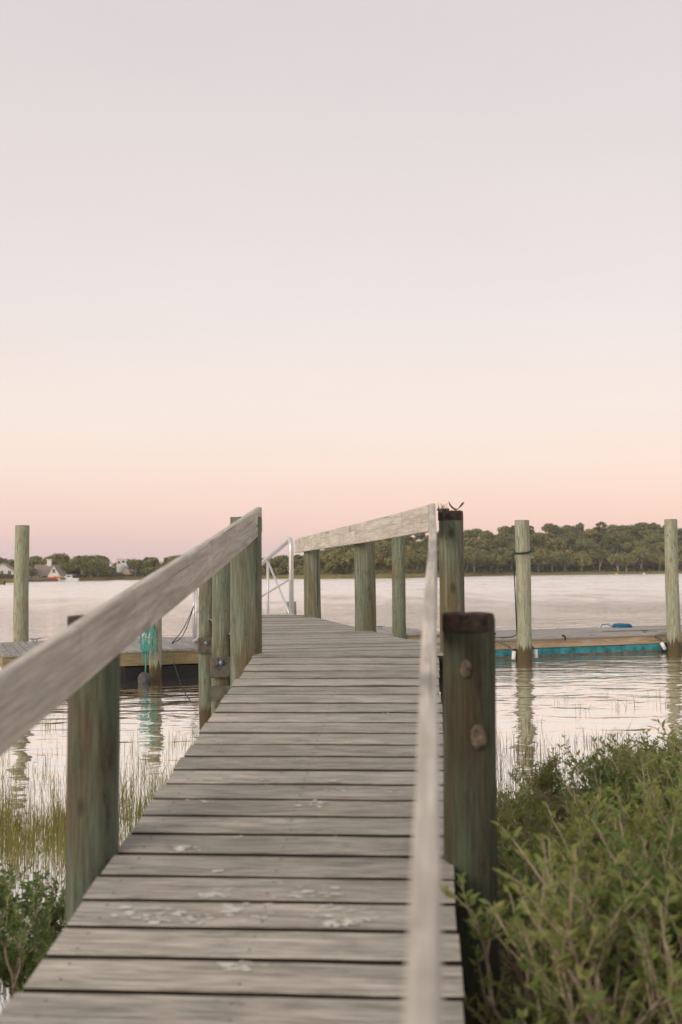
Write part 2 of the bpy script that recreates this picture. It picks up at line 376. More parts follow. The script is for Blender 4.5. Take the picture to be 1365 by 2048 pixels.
# rails of the ramp
def rail(p0, p1, h, up, name='handrail', th=.040, seg=26, seed=0, label=None):
    rg = random.Random(seed); L = (p1-p0).length; b = MB(); c = .009; W, T = th, h
    pr = [(-W/2+.003,-T/2),(W/2-.003,-T/2),(W/2,-T/2+.003),(W/2,T/2-c),(W/2-c*.35,T/2-c*.3),(W/2-c,T/2),(-W/2+c,T/2),(-W/2+c*.35,T/2-c*.3),(-W/2,T/2-c),(-W/2,-T/2+.003)]
    n = len(pr); vs = []
    for i in range(seg+1):
        x = -L/2+L*i/seg; dy = .003*sin(x*1.7+seed)+rg.uniform(-.0008, .0008); dz = .003*sin(x*1.1+seed*2)
        q = 1.0 if i < seg else .96
        vs += [(x, y+dy, z*q+dz) for y, z in pr]
    fs = [(i*n+j, (i+1)*n+j, (i+1)*n+(j+1) % n, i*n+(j+1) % n) for i in range(seg) for j in range(n)]
    fs += [tuple(range(n)), tuple(reversed([seg*n+j for j in range(n)]))]
    b.add(vs, fs)
    d = (p1-p0)
    return obj(name, b.mesh(name, M['rail']), BW, bw((p0+p1)/2), basis(d, up), label)
HR = .187
rail(RP(-.4, -.965, .99-HR/2), RP(7.44, -1.152, .985-HR/2), HR, NN, seed=1, label='long weathered handrail board sweeping in from the lower left')
rail(RP(-.4, -.028, .99-HR/2), RP(7.25, .078, 1.006-HR/2), HR, NN, seed=2, label='handrail board running straight away from the camera, seen edge on')
rail(Vector((.618, 7.28, 2.41-HR/2)), Vector((-.602, 14.2, 2.405-HR/2)), HR, Vector((0, 0, 1)), seed=3, label='level handrail board of the landing')
# posts
def post(x, y, top, r, m, seed, cap=True, label=None, z0=-.9, taper=.97):
    me = pile_mesh(top, r*1.02, r*taper, m, seed, z0=z0); me.name = 'post'
    p = obj('post', me, BW, bw((x, y, 0)), (0, 0, seed*1.3), label)
    if cap: obj('cap', cap_mesh(r*taper, .06, seed), p, (0, 0, top))
    return p
post(-.938, 4.01, 1.79, .099, M['pile_near'], 1, label='green grey post under the near end of the rail')
pr_ = post(.462, 3.90, 1.792, .096, M['pile_dark'], 2, label='dark near post with pale knots and a reddish rotten top')
for kz, kx, kr in ((1.60, -.02, .021), (1.36, .022, .030)):
    kb = MB().ball((0, 0, 0), kr, 12, 6, sz=1.6); kg = random.Random(int(kr*1e4)); kb.v = [(x*kg.uniform(.8, 1.15), y*.30, z*kg.uniform(.85, 1.12)) for x, y, z in kb.v]
    k_ = kb.mesh('knot', M['knot'], True)
    a = -pi/2+kx*9
    o = obj('knot', k_, pr_, (0, 0, kz)); o.rotation_euler = (0, 0, -2*1.3)
    o.location = Matrix.Rotation(-2*1.3, 3, 'Z') @ Vector((kx, -.0955*sqrt(max(.1, 1-(kx/.0955)**2))+kr*.12, kz))
post(-.664, 7.36, 2.335, .110, M['pile'], 3, label='stout green post at the top of the left rail')
pA = post(.777, 7.50, 2.372, .091, M['pile'], 4, label='green post with a red rotten top at the head of the ramp')
post(.222, 10.3, 2.30, .106, M['pile'], 5, cap=False, label='knotty brown green post of the landing rail')
post(-.372, 13.6, 2.30, .109, M['pile'], 6, cap=False, label='green post at the far end of the landing rail')
post(-1.145, 10.15, 2.18, .102, M['pile'], 7, cap=False, z0=-1.2)
post(-1.675, 13.2, 2.12, .102, M['pile'], 8, cap=False, z0=-1.2)
# landing deck: planks laid square to its own direction, a fan of tapered boards at the knuckle
ZL = 1.387
LA, LB = Vector((-.555, 7.20)), Vector((-1.915, 14.60))
RA, RB = Vector((.880, 7.10)), Vector((-.555, 14.55))
LAv = Vector((-.60, 7.185)); RAv = Vector((.885, 7.09))
nL = 38; tl = tr = 0.0
LL = (LB-LA).length; RR = (RB-RA).length
start = RP(S_END, -1.151, 0); st2 = RP(S_END, .09, 0)
for i in range(nL+1):
    wl, wr = (.125, .215) if i < 4 else (.1905, .1835)
    if tl+wl > LL: break
    dl = (LB-LA).normalized(); dr = (RB-RA).normalized(); g = .018; jl, jr = rg.uniform(-.006, .006), rg.uniform(-.006, .006)
    a0, a1 = LA+dl*(tl+g/2), LA+dl*(tl+wl-g/2); b0, b1 = RA+dr*(tr+g/2), RA+dr*(tr+wr-g/2)
    a0.x += jl; a1.x += jl; b0.x += jr; b1.x += jr
    c = (a0+a1+b0+b1)/4; ax = ((b0+b1)/2-(a0+a1)/2).normalized(); ang = atan2(ax.y, ax.x)
    Q = [Matrix.Rotation(-ang, 2) @ (p-c) for p in (a0, b0, b1, a1)]
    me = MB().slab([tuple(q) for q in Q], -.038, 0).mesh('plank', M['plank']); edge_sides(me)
    obj('plank', me, BW, bw((c.x, c.y, ZL+rg.uniform(-.0015, .0015))), (0, 0, ang))
    tl += wl; tr += wr
for q in (.12, .5, .88):
    p0 = Vector((*LA.lerp(RA, q), ZL-.15)); p1 = Vector((*LB.lerp(RB, q), ZL-.15))
    obj('stringer', MB().board((p1-p0).length, .045, .21).mesh('stringer', M['beam']), BW, bw((p0+p1)/2), basis(p1-p0, (0, 0, 1)))
dirL = (LB-LA).normalized()
bolt = MB().ball((0, 0, 0), .028, 12, 6).mesh('bolt', M['steel'], True)
washer = MB().tube([(0, .012, 0), (0, -.012, 0)], .036, 14).mesh('washer', M['plate'])
for (xl, yl, xr, yr) in ((-1.145, 10.15, .222, 10.3), (-1.675, 13.2, -.372, 13.6)):
    for zt, hh, off in ((1.165, .19, .13), (.90, .14, .17)) if yl < 12 else ((1.165, .19, .13),):
        p0 = Vector((xl-.10, yl-off, zt-hh/2)); p1 = Vector((xr+.1, yr-off, zt-hh/2))
        cb = obj('crossbeam', MB().board((p1-p0).length, .06, hh).mesh('crossbeam', M['plate']), BW, bw((p0+p1)/2), basis(p1-p0, (0, 0, 1)))
        L2 = (p1-p0).length/2
        if zt > 1:
            for dx, dz, me in ((.10, .035, washer), (.10, .035, bolt)) if yl > 12 else ((.105, .045, bolt), (.15, -.045, washer), (.045, .05, washer)):
                obj(me.name.split('.')[0], me, cb, (-L2+dx, -.035, dz))
# bird droppings on the ramp planks
def droppings():
    b = MB(); rg = random.Random(12)
    spots = [(-.92, 3.76, .05), (-.60, 3.35, .09), (-.70, 3.37, .05), (-.42, 3.36, .085), (-.33, 3.33, .04), (-.74, 3.55, .03), (-.86, 3.18, .10), (-.78, 3.20, .06), (-.30, 3.19, .08), (-.25, 3.21, .05),
             (-.93, 4.30, .035), (-.72, 4.53, .035), (-.69, 4.46, .02), (-.41, 4.50, .035), (-.38, 4.42, .03), (-.47, 4.23, .035), (-.44, 4.27, .03), (-1.0, 4.5, .018), (-.88, 5.27, .02),
             (-.34, 5.10, .03), (-.56, 4.85, .015), (-.72, 3.9, .02), (-.20, 5.6, .02), (-.45, 5.9, .02), (-.9, 5.75, .02), (-.55, 2.95, .05), (-.35, 3.9, .015), (-.15, 4.4, .02), (-.30, 6.3, .02), (-.72, 6.1, .015), (-1.02, 5.1, .02)]
    for lat, s0, r in spots:
        ks = [c for c in PLK if abs(c-s0) < .12]
        if not ks: continue
        c = min(ks, key=lambda q: abs(q-s0)); s1 = max(c-.07+r*.4, min(c+.07-r*.4, s0))
        for e in range(3+int(r*230)):
            n = 8; rr = min(.022, r*.4)*rg.uniform(.35, 1.0); cx, cy = lat+rg.gauss(0, r*.75)*(e > 0), s1+rg.gauss(0, r*.42)*(e > 0)
            if abs(cy-c) > .078: continue
            vs = [RP(cy, cx, .0040+.00012*(e % 9))]
            for j in range(n):
                q = rr*rg.uniform(.45, 1.2); ss = max(c-.081, min(c+.081, cy+q*.55*sin(2*pi*j/n)))
                vs.append(RP(ss, cx+q*1.25*cos(2*pi*j/n), .0030+.00012*(e % 9)))
            b.add(vs, [(0, 1+j, 1+(j+1) % n) for j in range(n)])
    o = obj('bird_droppings', b.mesh('bird_droppings', M['dropping']), BW, (0, -4, 0)); tag(o, kind='stuff')
droppings()
def nails():
    b = MB(); rg = random.Random(8)
    for c in PLK:
        for lat in (-1.06, -.53, .0):
            for ds in (-.045, .045):
                P = (c+ds+rg.uniform(-.008, .008), lat+rg.uniform(-.008, .008)); n = 6; r_ = .0048
                b.add([RP(P[0]+r_*sin(2*pi*j/n), P[1]+r_*cos(2*pi*j/n), .0022) for j in range(n)], [tuple(range(n))])
    tag(obj('nail_heads', b.mesh('nail_heads', M['naildark']), BW, (0, -4, 0)), kind='stuff')
nails()

# seaweed and twigs on the top of the head post
t_ = thing('dry_seaweed', (.745, 7.48, 2.378), 'dried seaweed scraps and a curved brown pod on the red topped post', 'seaweed')
pod = MB().tube([(.02, 0, .065), (.03, 0, .04), (.05, 0, .018), (.07, 0, .010), (.085, 0, .014)], [.003, .006, .007, .006, .003], 6)
pod.tube([(.085, 0, .014), (.105, 0, .036), (.118, .004, .052), (.128, .004, .062)], [.002, .007, .008, .003], 6)
obj('pod', pod.mesh('pod', M['weed'], True), t_)
tw = MB(); rg = random.Random(5)
for i in range(26):
    x = rg.uniform(-.055, -.0); a = rg.uniform(-.6, .6); h = rg.uniform(.015, .06)
    tw.tube([(x, rg.uniform(-.04, .04), 0), (x+a*h*.5, -.02, h*.6), (x+a*h, -.02, h)], [.002, .0016, .001], 4)
for i in range(9): tw.ball((rg.uniform(-.06, .02), rg.uniform(-.06, 0), .008), .012, 6, 4, .7)
obj('twig', tw.mesh('twig', M['weed']), t_)
hang = MB().tube([(.085, -.09, .0), (.095, -.095, -.03), (.105, -.094, -.06)], .003, 5); obj('strand', hang.mesh('strand', M['weed']), t_)

# ------------------------------------------------------------------ aluminium gangway down to the float
GS = Vector((-.70, 14.72, 1.40)); gy = R(12); GL = 7.6; GD = Vector((-sin(gy), cos(gy), -.105)); GW = Vector((-cos(gy), -sin(gy), 0))
G = thing('gangway', tuple(GS), 'white aluminium gangway sloping down from the landing to the float', 'gangway')
def gp(l, wv, h): return GD*l+GW*wv+Vector((0, 0, h))
for wv in (0, .80):
    pts = [gp(0, wv, -.12), gp(0, wv, .86)]
    for q in range(1, 8):
        a = q/8*pi/2; pts.append(gp(.14-.14*cos(a), wv, .88+.16*sin(a)))
    pts += [gp(.3, wv, 1.03), gp(GL, wv, 1.05)]
    obj('handrail', MB().tube(pts, .034, 12).mesh('handrail', M['alu'], True), G)
    obj('side_post', MB().tube([gp(GL, wv, -.05), gp(GL, wv, 1.05)], .034, 12).mesh('side_post', M['alu'], True), G)
    obj('mid_rail', MB().tube([gp(0, wv, .48), gp(.12, wv, .48), gp(.16, wv, .477), gp(GL, wv, .50)], [.026, .026, .016, .016], 8).mesh('mid_rail', M['alu'], True), G)
    for q in range(1, 4):
        l = 2.33*q
        if l > GL: break
        obj('side_post', MB().tube([gp(l, wv, -.05), gp(l, wv, 1.03)], .021, 8).mesh('side_post', M['alu'], True), G)
        obj('brace', MB().tube([gp(l-.03, wv, .98), gp(l-2.15, wv, 0)], .017, 8).mesh('brace', M['alu'], True), G)
    obj('side_beam', MB().tube([gp(-.05, wv, -.05), gp(GL, wv, -.05)], .04, 8).mesh('side_beam', M['alu']), G)
nt_ = int(GL/.30); tread = MB().board(.74, .27, .03).mesh('tread', M['alu'])
for i in range(nt_): obj('tread', tread, G, gp(.15+.3*i, .40, -.02), basis(-GW, (0, .105, 1)))

# ------------------------------------------------------------------ floats
def cleat(name, p, ang, label):
    c = thing(name, p, label, 'cleat', rot=(0, 0, ang))
    obj('horn', MB().tube([(-.13, 0, .075), (-.06, 0, .062), (.06, 0, .062), (.13, 0, .075)], [.010, .014, .014, .010], 8).mesh('horn', M['steel'], True), c)
    obj('foot', MB().tube([(-.035, 0, 0), (-.035, 0, .06)], .012, 8).tube([(.035, 0, 0), (.035, 0, .06)], .012, 8).box(-.07, .07, -.025, .025, 0, .008).mesh('foot', M['steel']), c)
def float_dock(name, org, ang, L, Dp, ztop, label, cross=True, skirt='skirt', sk_h=.24, pitch=.155, drums=(), dmat='black', seed=0, long_fill='beam', group=None):
    rg = random.Random(seed); F = thing(name, (*org, 0), label, 'floating dock', group, rot=(0, 0, ang))
    if cross:
        n = int(L/pitch); mes = [MB().board(Dp+.04, pitch-.012, .036, .004).mesh('plank', M['deckgrey']) for _ in range(3)]
        for i in range(n): obj('plank', mes[i % 3], F, (pitch*(i+.5), Dp/2, ztop-.018+rg.uniform(-.002, .002)), (0, 0, pi/2+rg.uniform(-.003, .003)))
    else:
        n = int(Dp/pitch); mes = [MB().board(L, pitch-.008, .036, .004).mesh('plank', M['deckgrey']) for _ in range(3)]
        for i in range(n): obj('plank', mes[i % 3], F, (L/2, pitch*(i+.5), ztop-.018+rg.uniform(-.002, .002)))
    z1 = ztop-.038
    for (a, b) in (((0, 0), (L, 0)), ((0, Dp), (L, Dp)), ((0, 0), (0, Dp)), ((L, 0), (L, Dp))):
        a = Vector((*a, z1-sk_h/2)); b = Vector((*b, z1-sk_h/2)); v = b-a
        nrm = Vector((-v.y, v.x, 0)).normalized()*(.03 if (a.y == b.y == 0 or a.x == b.x == L) else -.03)
        obj('skirt_board', MB().board(v.length-(.12 if a.x == b.x else 0), .05, sk_h).mesh('skirt_board', M[skirt]), F, (a+b)/2+nrm, basis(v, (0, 0, 1)))
    for (x0, x1, y0, y1, zb, zt) in drums:
        d_ = MB(); cx, cy, cz = (x0+x1)/2, (y0+y1)/2, (zb+zt)/2
        d_.board(x1-x0, y1-y0, zt-zb, .03); obj('float_drum' if dmat == 'black' else 'foam_billet', d_.mesh('float_drum', M[dmat]), F, (cx, cy, cz))
    return F
aF = R(20.5)
FL = float_dock('floating_dock', (-5.98, 18.72), aF, 4.35, 3.75, .555, 'brown grey plank float at the left with a black drum under it',
                drums=((2.15, 3.80, .08, 1.2, -.3, .275), (2.15, 3.80, 2.4, 3.5, -.3, .275), (.5, 1.3, 1.3, 3.2, -.3, .275)), seed=1)
FR = float_dock('floating_dock', (1.62, 23.02), aF, 6.50, 3.0, .44, 'long grey plank float at the right with tan skirt and teal foam sides', cross=False, skirt='skirt2', sk_h=.20, pitch=.148,
                drums=((.2, 2.42, .0, 2.9, -.04, .195), (2.60, 4.42, .0, 2.9, -.04, .195), (4.43, 6.35, .0, 2.9, -.04, .195)), dmat='teal', seed=2)
for x0, x1 in ((.2, 2.42), (2.60, 6.35)): obj('waterline_growth', MB().box(x0, x1, -.008, .02, -.1, .045).mesh('waterline_growth', M['plate']), FR)
obj('edge_board', MB().board(6.5, .06, .075, .02).mesh('edge_board', M['deckgrey']), FR, (3.25, -.035, .425))
for x in (2.50, 6.2):
    pass
FM = float_dock('floating_dock', (-.35, 23.6), R(12), 2.75, 3.2, .55, 'small grey float showing between the landing posts', seed=3, drums=((.2, 2.5, .2, 3.0, -.3, .27),))
FE = float_dock('floating_dock', (7.98, 25.35), aF, 4.5, 3.0, .44, 'grey float just entering at the right edge beyond the last pile', cross=False, skirt='skirt2', sk_h=.20, pitch=.148,
                drums=((.1, 4.3, .0, 2.9, -.04, .195),), dmat='teal', seed=4)
cleat('cleat', (-6.45, 22.3, .557), aF, 'small cleat on the back edge of the left float')
cleat('cleat', (.93, 26.2, .552), R(12), 'small cleat on the float seen between the landing posts')
# guide piles
def guide(x, y, top, r, seed, label, m='guide', lean=(0, 0)):
    o = obj('guide_pile', pile_mesh(top, r*1.03, r*.95, M[m], seed, z0=-1.5), None, (x, y, 0), (lean[0], lean[1], seed))
    o.data.name = 'guide_pile'; return tag(o, label, 'mooring pile', 'guide piles of the floats')
guide(-7.07, 23.4, 3.06, .165, 21, 'tall bleached pile at the far left with swirling grain')
guide(3.945, 23.03, 3.05, .162, 22, 'tall bleached pile wearing a black ring, before the teal sided float')
guide(7.78, 24.95, 3.13, .158, 23, 'tall bleached pile at the far right edge of the teal sided float')
guide(1.29, 24.0, 3.0, .152, 24, 'slim greenish pile seen through the gap in the landing rail', 'pile')
guide(-3.42, 19.46, 1.62, .115, 25, 'short brown pile in front of the left float beside the teal rope', 'guide')
guide(-.965, 20.3, 1.40, .10, 26, 'short stub pile with a flat top behind the gangway upright', 'guide')
# pile guide rollers: white tubes on chains (parts of the float)
def fr_local(F, p):
    return Matrix.Rotation(-F.rotation_euler.z, 3, 'Z') @ (Vector(p)-Vector(F.location))
for p, tilt in (((3.70, 22.98, .10), .12), ((4.20, 23.12, .12), -.05), ((7.52, 24.88, .14), -.55)):
    obj('guide_roller', MB().tube([(0, 0, -.06), (0, 0, .12)], .045, 10).mesh('guide_roller', M['white'], True), FR, fr_local(FR, p), (0, tilt, 0))
    obj('bracket', MB().tube([(0, 0, .1), (.02, .25, .2), (.0, .75, .30)], .025, 6).mesh('bracket', M['plate']), FR, fr_local(FR, p))

# ring, hose and ropes
rg = random.Random(9)
o = obj('black_ring', MB().tube([(3.945+.185*cos(a), 23.03+.185*sin(a), 2.36+.035*sin(a+.5)) for a in [i*2*pi/24 for i in range(25)]], .022, 6).mesh('black_ring', M['darkline'], True))
tag(o, 'black rope ring round the middle pile', 'rope ring')
pts = [(3.72, 22.98, 2.33), (3.745, 22.97, 1.9), (3.76, 22.97, 1.2), (3.775, 22.98, .70), (3.78, 23.02, .56), (3.70, 23.3, .50), (3.5, 23.8, .46), (3.1, 23.9, .46), (2.75, 23.9, .47)]
tag(obj('mooring_line', MB().tube(pts, .013, 6).mesh('mooring_line', M['darkline'], True)), 'thin dark line running down the middle pile onto the float deck', 'rope')
cl = MB()
for q in range(5):
    cl.tube([(3.05+.28*cos(a)+q*.03, 23.95+.14*sin(a), .47+.018*q+.01*sin(3*a+q)) for a in [i*2*pi/16 for i in range(17)]], .018, 5)
tag(obj('rope_coil', cl.mesh('rope_coil', M['darkline'], True)), 'black rope coiled on the float behind the near dark post', 'rope')
cl = MB()
for q in range(26):
    a0 = rg.uniform(0, 6.28); rx, ry = rg.uniform(.12, .24), rg.uniform(.08, .16)
    cl.tube([(7.18+rx*cos(a+a0)+rg.uniform(-.02, .02), 27.25+ry*sin(a+a0), .46+.11*abs(sin(a*.5+q))*rg.uniform(.6, 1)) for a in [i*2*pi/9 for i in range(9)]], .016, 5)
cl.tube([(6.98, 27.25, .47), (6.8, 27.2, .56), (6.65, 27.2, .55), (6.62, 27.2, .45)], .012, 5)
tag(obj('blue_rope_heap', cl.mesh('blue_rope_heap', M['bluerope'], True)), 'tangled heap of blue rope on the back edge of the right float', 'rope')
obj_m = obj('deck_mat', MB().board(1.9, 1.1, .03, .006).mesh('deck_mat', M['deckgrey']), None, (7.05, 26.75, .458), (0, 0, aF)); tag(obj_m, 'thin grey board lying on the back of the right float', 'board')
tag(obj('mooring_line', MB().tube([(5.02, 24.26, .462), (5.05, 24.21, .47), (5.07, 24.17, .44), (5.07, 24.165, .36)], .02, 6).mesh('mooring_line', M['darkline'])), 'short dark strap looped over the edge of the right float', 'strap')
# teal rope on the short pile with grey buoy
tr_ = MB()
for q in range(6):
    x0 = -3.62+.035*q; dx = rg.uniform(-.05, .05); bot = rg.uniform(.30, .62)
    tr_.tube([(-3.48, 19.32, 1.15), (x0-.05, 19.27, .98), (x0-.08+dx, 19.25, .72), (x0-.02, 19.25, bot+.06), (x0+.03, 19.25, bot), (x0+.07, 19.25, bot+.1), (x0+.06-dx, 19.26, .8), (-3.47, 19.31, 1.13)], .011, 6)
tr_.tube([(-3.56, 19.26, .75), (-3.60, 19.24, .58), (-3.55, 19.24, .52), (-3.60, 19.25, .66)], .016, 6)
tr_.tube([(-3.56, 19.25, .62), (-3.555, 19.24, .3), (-3.555, 19.2, .18)], .015, 6)
tag(obj('teal_rope', tr_.mesh('teal_rope', M['tealrope'], True)), 'teal rope hanging in loops from the short pile', 'rope')
tag(obj('mooring_buoy', MB().ball((0, 0, 0), .125, 16, 10, 1.15).mesh('mooring_buoy', M['buoy'], True), None, (-3.555, 19.12, .06)), 'dark grey buoy at the end of the teal rope', 'buoy')
# slack cable from gangway to float
cb_ = MB(); a = Vector((-3.06, 21.95, 1.30)); b_ = Vector((-3.42, 21.4, .58))
for sg in (0, .12):
    pts = [a.lerp(b_, i/10)-Vector((0, 0, (.10+sg)*sin(pi*i/10))) for i in range(11)]; cb_.tube(pts, .009, 5)
cb_.tube([b_, b_+Vector((.02, 0, -.02))], .03, 6)
tag(obj('slack_cable', cb_.mesh('slack_cable', M['darkline'])), 'slack black cable hanging from the gangway end to a ring on the left float', 'cable')
tag(obj('mooring_line', MB().tube([(-2.95, 18.6, .42), (-2.6, 17.2, .12), (-2.35, 16.4, .01), (-2.2, 15.9, -.1)], .008, 5).mesh('mooring_line', M['darkline'])), 'thin line slanting from the left float into the water by the piles', 'rope')

# ------------------------------------------------------------------ far shore
def lerp_tab(tab, x):
    if x <= tab[0][0]: return tab[0][1]
    for (a, va), (b, vb) in zip(tab, tab[1:]):
        if x <= b: return va+(vb-va)*(x-a)/(b-a)
    return tab[-1][1]
# keyed by azimuth tangent: distance of the waterline, hill height, width of the marsh strip
A = lambda px: (px-682.5)/2115
SH = [(A(-900), 300), (A(-300), 240), (A(-40), 228), (A(25), 232), (A(45), 330), (A(100), 334), (A(300), 392), (A(480), 372), (A(650), 328), (A(800), 322), (A(900), 380), (A(960), 432), (A(1100), 460), (A(1365), 487), (A(2200), 520)]
HL = [(A(-900), 2), (A(0), .3), (A(50), .5), (A(120), 2.4), (A(350), 3.4), (A(500), 3.0), (A(640), 3.6), (A(720), 5.0), (A(800), 8.5), (A(900), 12.5), (A(1000), 15.5), (A(1130), 17.5), (A(1365), 18), (A(2200), 14)]
MW = [(A(-900), 10), (A(40), 3), (A(150), 4), (A(280), 14), (A(520), 30), (A(620), 38), (A(800), 34), (A(930), 14), (A(1000), 6), (A(1365), 9), (A(2200), 10)]
def land_h(az, d):    # d metres behind the waterline
    mw = lerp_tab(MW, az)
    h = .0+.5*min(1, max(-1, d/3))
    if d > mw:
        q = min(1, (d-mw)/85); h += 1.3*min(1, (d-mw)/8)+lerp_tab(HL, az)*(q*q*(3-2*q))
    return h
def far_land():
    m, t, b = mat('far_shore', .95, .1)
    gp_ = N(t, 'ShaderNodeAttribute'); gp_.attribute_name = 'marsh'
    n = noise(t, coords(t), .25, 6, .7); n2 = noise(t, coords(t), .06, 3)
    wood_ = mix(t, (.030, .034, .016), (.07, .07, .03), mrange(t, n.outputs[0], .35, .65))
    marsh = mix(t, (.30, .22, .09), (.20, .20, .08), mrange(t, n2.outputs[0], .4, .6))
    marsh = mix(t, marsh, (.36, .25, .12), mrange(t, n.outputs[0], .5, .7, 0, .7))
    t.links.new(mix(t, wood_, marsh, gp_.outputs['Fac']), b.inputs[0])
    ds = [-6, -2, 0, 2, 5, 9, 14, 20, 26, 32, 38, 45, 55, 65, 80, 95, 115, 140, 200, 400, 900]
    azs = [-1.3+2.6*i/260 for i in range(261)]; vs = []; at = []
    for az in azs:
        for d in ds:
            y = lerp_tab(SH, az)+d+2.0*sin(az*90)+1.2*sin(az*231+1); vs.append((az*y, y, land_h(az, d)+(.5*sin(az*150+d*.07)+.4*sin(az*67-d*.11) if d > 40 else 0)))
            at.append(1.0 if d < lerp_tab(MW, az)+2 else 0.0)
    nd = len(ds); fs = [(i*nd+j, (i+1)*nd+j, (i+1)*nd+j+1, i*nd+j+1) for i in range(len(azs)-1) for j in range(nd-1)]
    me = MB().add(vs, fs).mesh('far_shore', m, True); a_ = me.attributes.new('marsh', 'FLOAT', 'POINT'); a_.data.foreach_set('value', at)
    tag(obj('far_shore', me), kind='structure')
far_land()
def shore_pt(px, d, dz=0):
    az = A(px); y = lerp_tab(SH, az)+d+2.0*sin(az*90)+1.2*sin(az*231+1); return Vector((az*y, y, land_h(az, d)+dz))

def leaf_mat(name, ca, cb, cc, trans=.25, tint_scale=.35, hue=True):
    m, t, b = mat(name, .7, .25); mo = t.nodes['Material Output']
    n = noise(t, coords(t, rand=50), tint_scale, 3, .6)
    n2 = noise(t, coords(t, rand=20), tint_scale*9, 2, .6)
    c = mix(t, ca, cb, mrange(t, n.outputs[0], .38, .62)); c = mix(t, c, cc, mrange(t, n2.outputs[0], .52, .68, 0, .7))
    if hue:
        r = ramp(t, [(0, (.70, .80, .72)), (.3, (.95, .95, .85)), (.55, (1.15, 1.08, .95)), (.8, (1.0, 1.1, .95)), (1, (1.45, 1.2, .9))])
        t.links.new(objrand(t), r.inputs[0]); c = mix(t, c, r.outputs[0], 1.0, 'MULTIPLY')
    t.links.new(c, b.inputs[0])
    tr = N(t, 'ShaderNodeBsdfTranslucent'); t.links.new(c, tr.inputs[0]); ms = N(t, 'ShaderNodeMixShader'); ms.inputs[0].default_value = trans
    t.links.new(b.outputs[0], ms.inputs[1]); t.links.new(tr.outputs[0], ms.inputs[2]); t.links.new(ms.outputs[0], mo.inputs[0])
    return m
M['crown'] = leaf_mat('tree_foliage', (.155, .16, .065), (.235, .22, .09), (.30, .255, .115), .15, .35)
M['crown_dark'] = leaf_mat('pine_foliage', (.085, .105, .048), (.115, .13, .058), (.14, .14, .06), .1, .35)
M['bark'] = plain('pale_bark', (.42, .37, .31), .9, scale=3, var=.3)
M['grass_far'] = leaf_mat('shore_grass', (.30, .24, .10), (.22, .22, .09), (.36, .26, .13), .2, .2, False)

def crown_mesh(seed, rx, rz, z0, lobes, per, leaf, m, top=.0):
    rg = random.Random(seed); vs = []; fs = []
    for L in range(lobes):
        a = rg.uniform(0, 2*pi); u = rg.uniform(-.75, 1); rr = sqrt(max(0, 1-u*u))*rg.uniform(.55, .9)
        cx, cy, cz = rx*rr*cos(a), rx*rr*sin(a), z0+rz*u*.72; lr = rx*rg.uniform(.26, .46)
        for k in range(per):
            v = Vector((rg.gauss(0, 1), rg.gauss(0, 1), rg.gauss(0, .8))).normalized(); d = lr*(rg.uniform(.72, 1.05))
            p = Vector((cx+v.x*d, cy+v.y*d, cz+v.z*d*.72))
            nrm = (v+Vector((0, 0, .5))+Vector((rg.uniform(-.5, .5), rg.uniform(-.5, .5), rg.uniform(-.5, .5)))).normalized()
            e1 = nrm.orthogonal().normalized(); e1 = (Matrix.Rotation(rg.uniform(0, 6.28), 3, nrm) @ e1); e2 = nrm.cross(e1); sz = leaf*rg.uniform(.6, 1.25)
            i = len(vs); vs += [tuple(p+e1*sz*.6), tuple(p+e2*sz*.42), tuple(p-e1*sz*.55), tuple(p-e2*sz*.4)]; fs.append((i, i+1, i+2, i+3))
    return MB().add(vs, fs).mesh('crown', m)
def trunk_mesh(seed, h, r, spread, lean=.1):
    rg = random.Random(seed); b = MB(); k = rg.choice((1, 2, 2, 3))
    for q in range(k):
        a = rg.uniform(0, 6.28); l = rg.uniform(.05, .22)*h if k > 1 else lean*h
        p0 = Vector((.15*q, 0, -.8)); p1 = Vector((cos(a)*l*.4, sin(a)*l*.4, h*.4)); p2 = Vector((cos(a)*l, sin(a)*l, h*.75))
        b.tube([p0, p1, p2], [r, r*.72, r*.4], 6)
        for w_ in range(5):
            a2 = rg.uniform(0, 6.28); f = rg.uniform(.35, .95); s_ = p1.lerp(p2, f); e = s_+Vector((cos(a2)*spread*rg.uniform(.4, .8), sin(a2)*spread*rg.uniform(.4, .8), h*rg.uniform(.1, .3)))
            b.tube([s_, s_.lerp(e, .5)+Vector((0, 0, .2)), e], [r*.35, r*.25, r*.1], 5)
    return b.mesh('trunk', M['bark'])
VAR = []
for k in range(9):   # round broadleaf
    h = 1.0; rx = 3.6+(k % 3)*.7; VAR.append(('tree', trunk_mesh(200+k, 5.4, .20+.04*(k % 3), 2.8), crown_mesh(100+k, rx, 2.6+.4*(k % 2), 5.4, 34, 46, .74, M['crown'])))
for k in range(4):   # pines / cedars, darker, taller
    VAR.append(('pine', trunk_mesh(300+k, 8.5, .17, 1.4, .03), crown_mesh(400+k, 2.4+.4*(k % 2), 3.4, 6.6, 26, 46, .62, M['crown_dark'])))
BUSH = [crown_mesh(500+k, 1.9, 1.1, .9, 12, 34, .45, M['crown']) for k in range(4)]
TREE_LABEL = {}
def plant_tree(P, kind, sc, label, group, rg, name='tree'):
    T = thing(name, tuple(P), label, 'tree', group, rot=(0, 0, rg.uniform(0, 6.28))); T.scale = (sc*rg.uniform(.9, 1.15), sc*rg.uniform(.9, 1.15), sc)
    obj('trunk', VAR[kind][1], T); obj('crown', VAR[kind][2], T); return T
rg = random.Random(77); cnt = 0
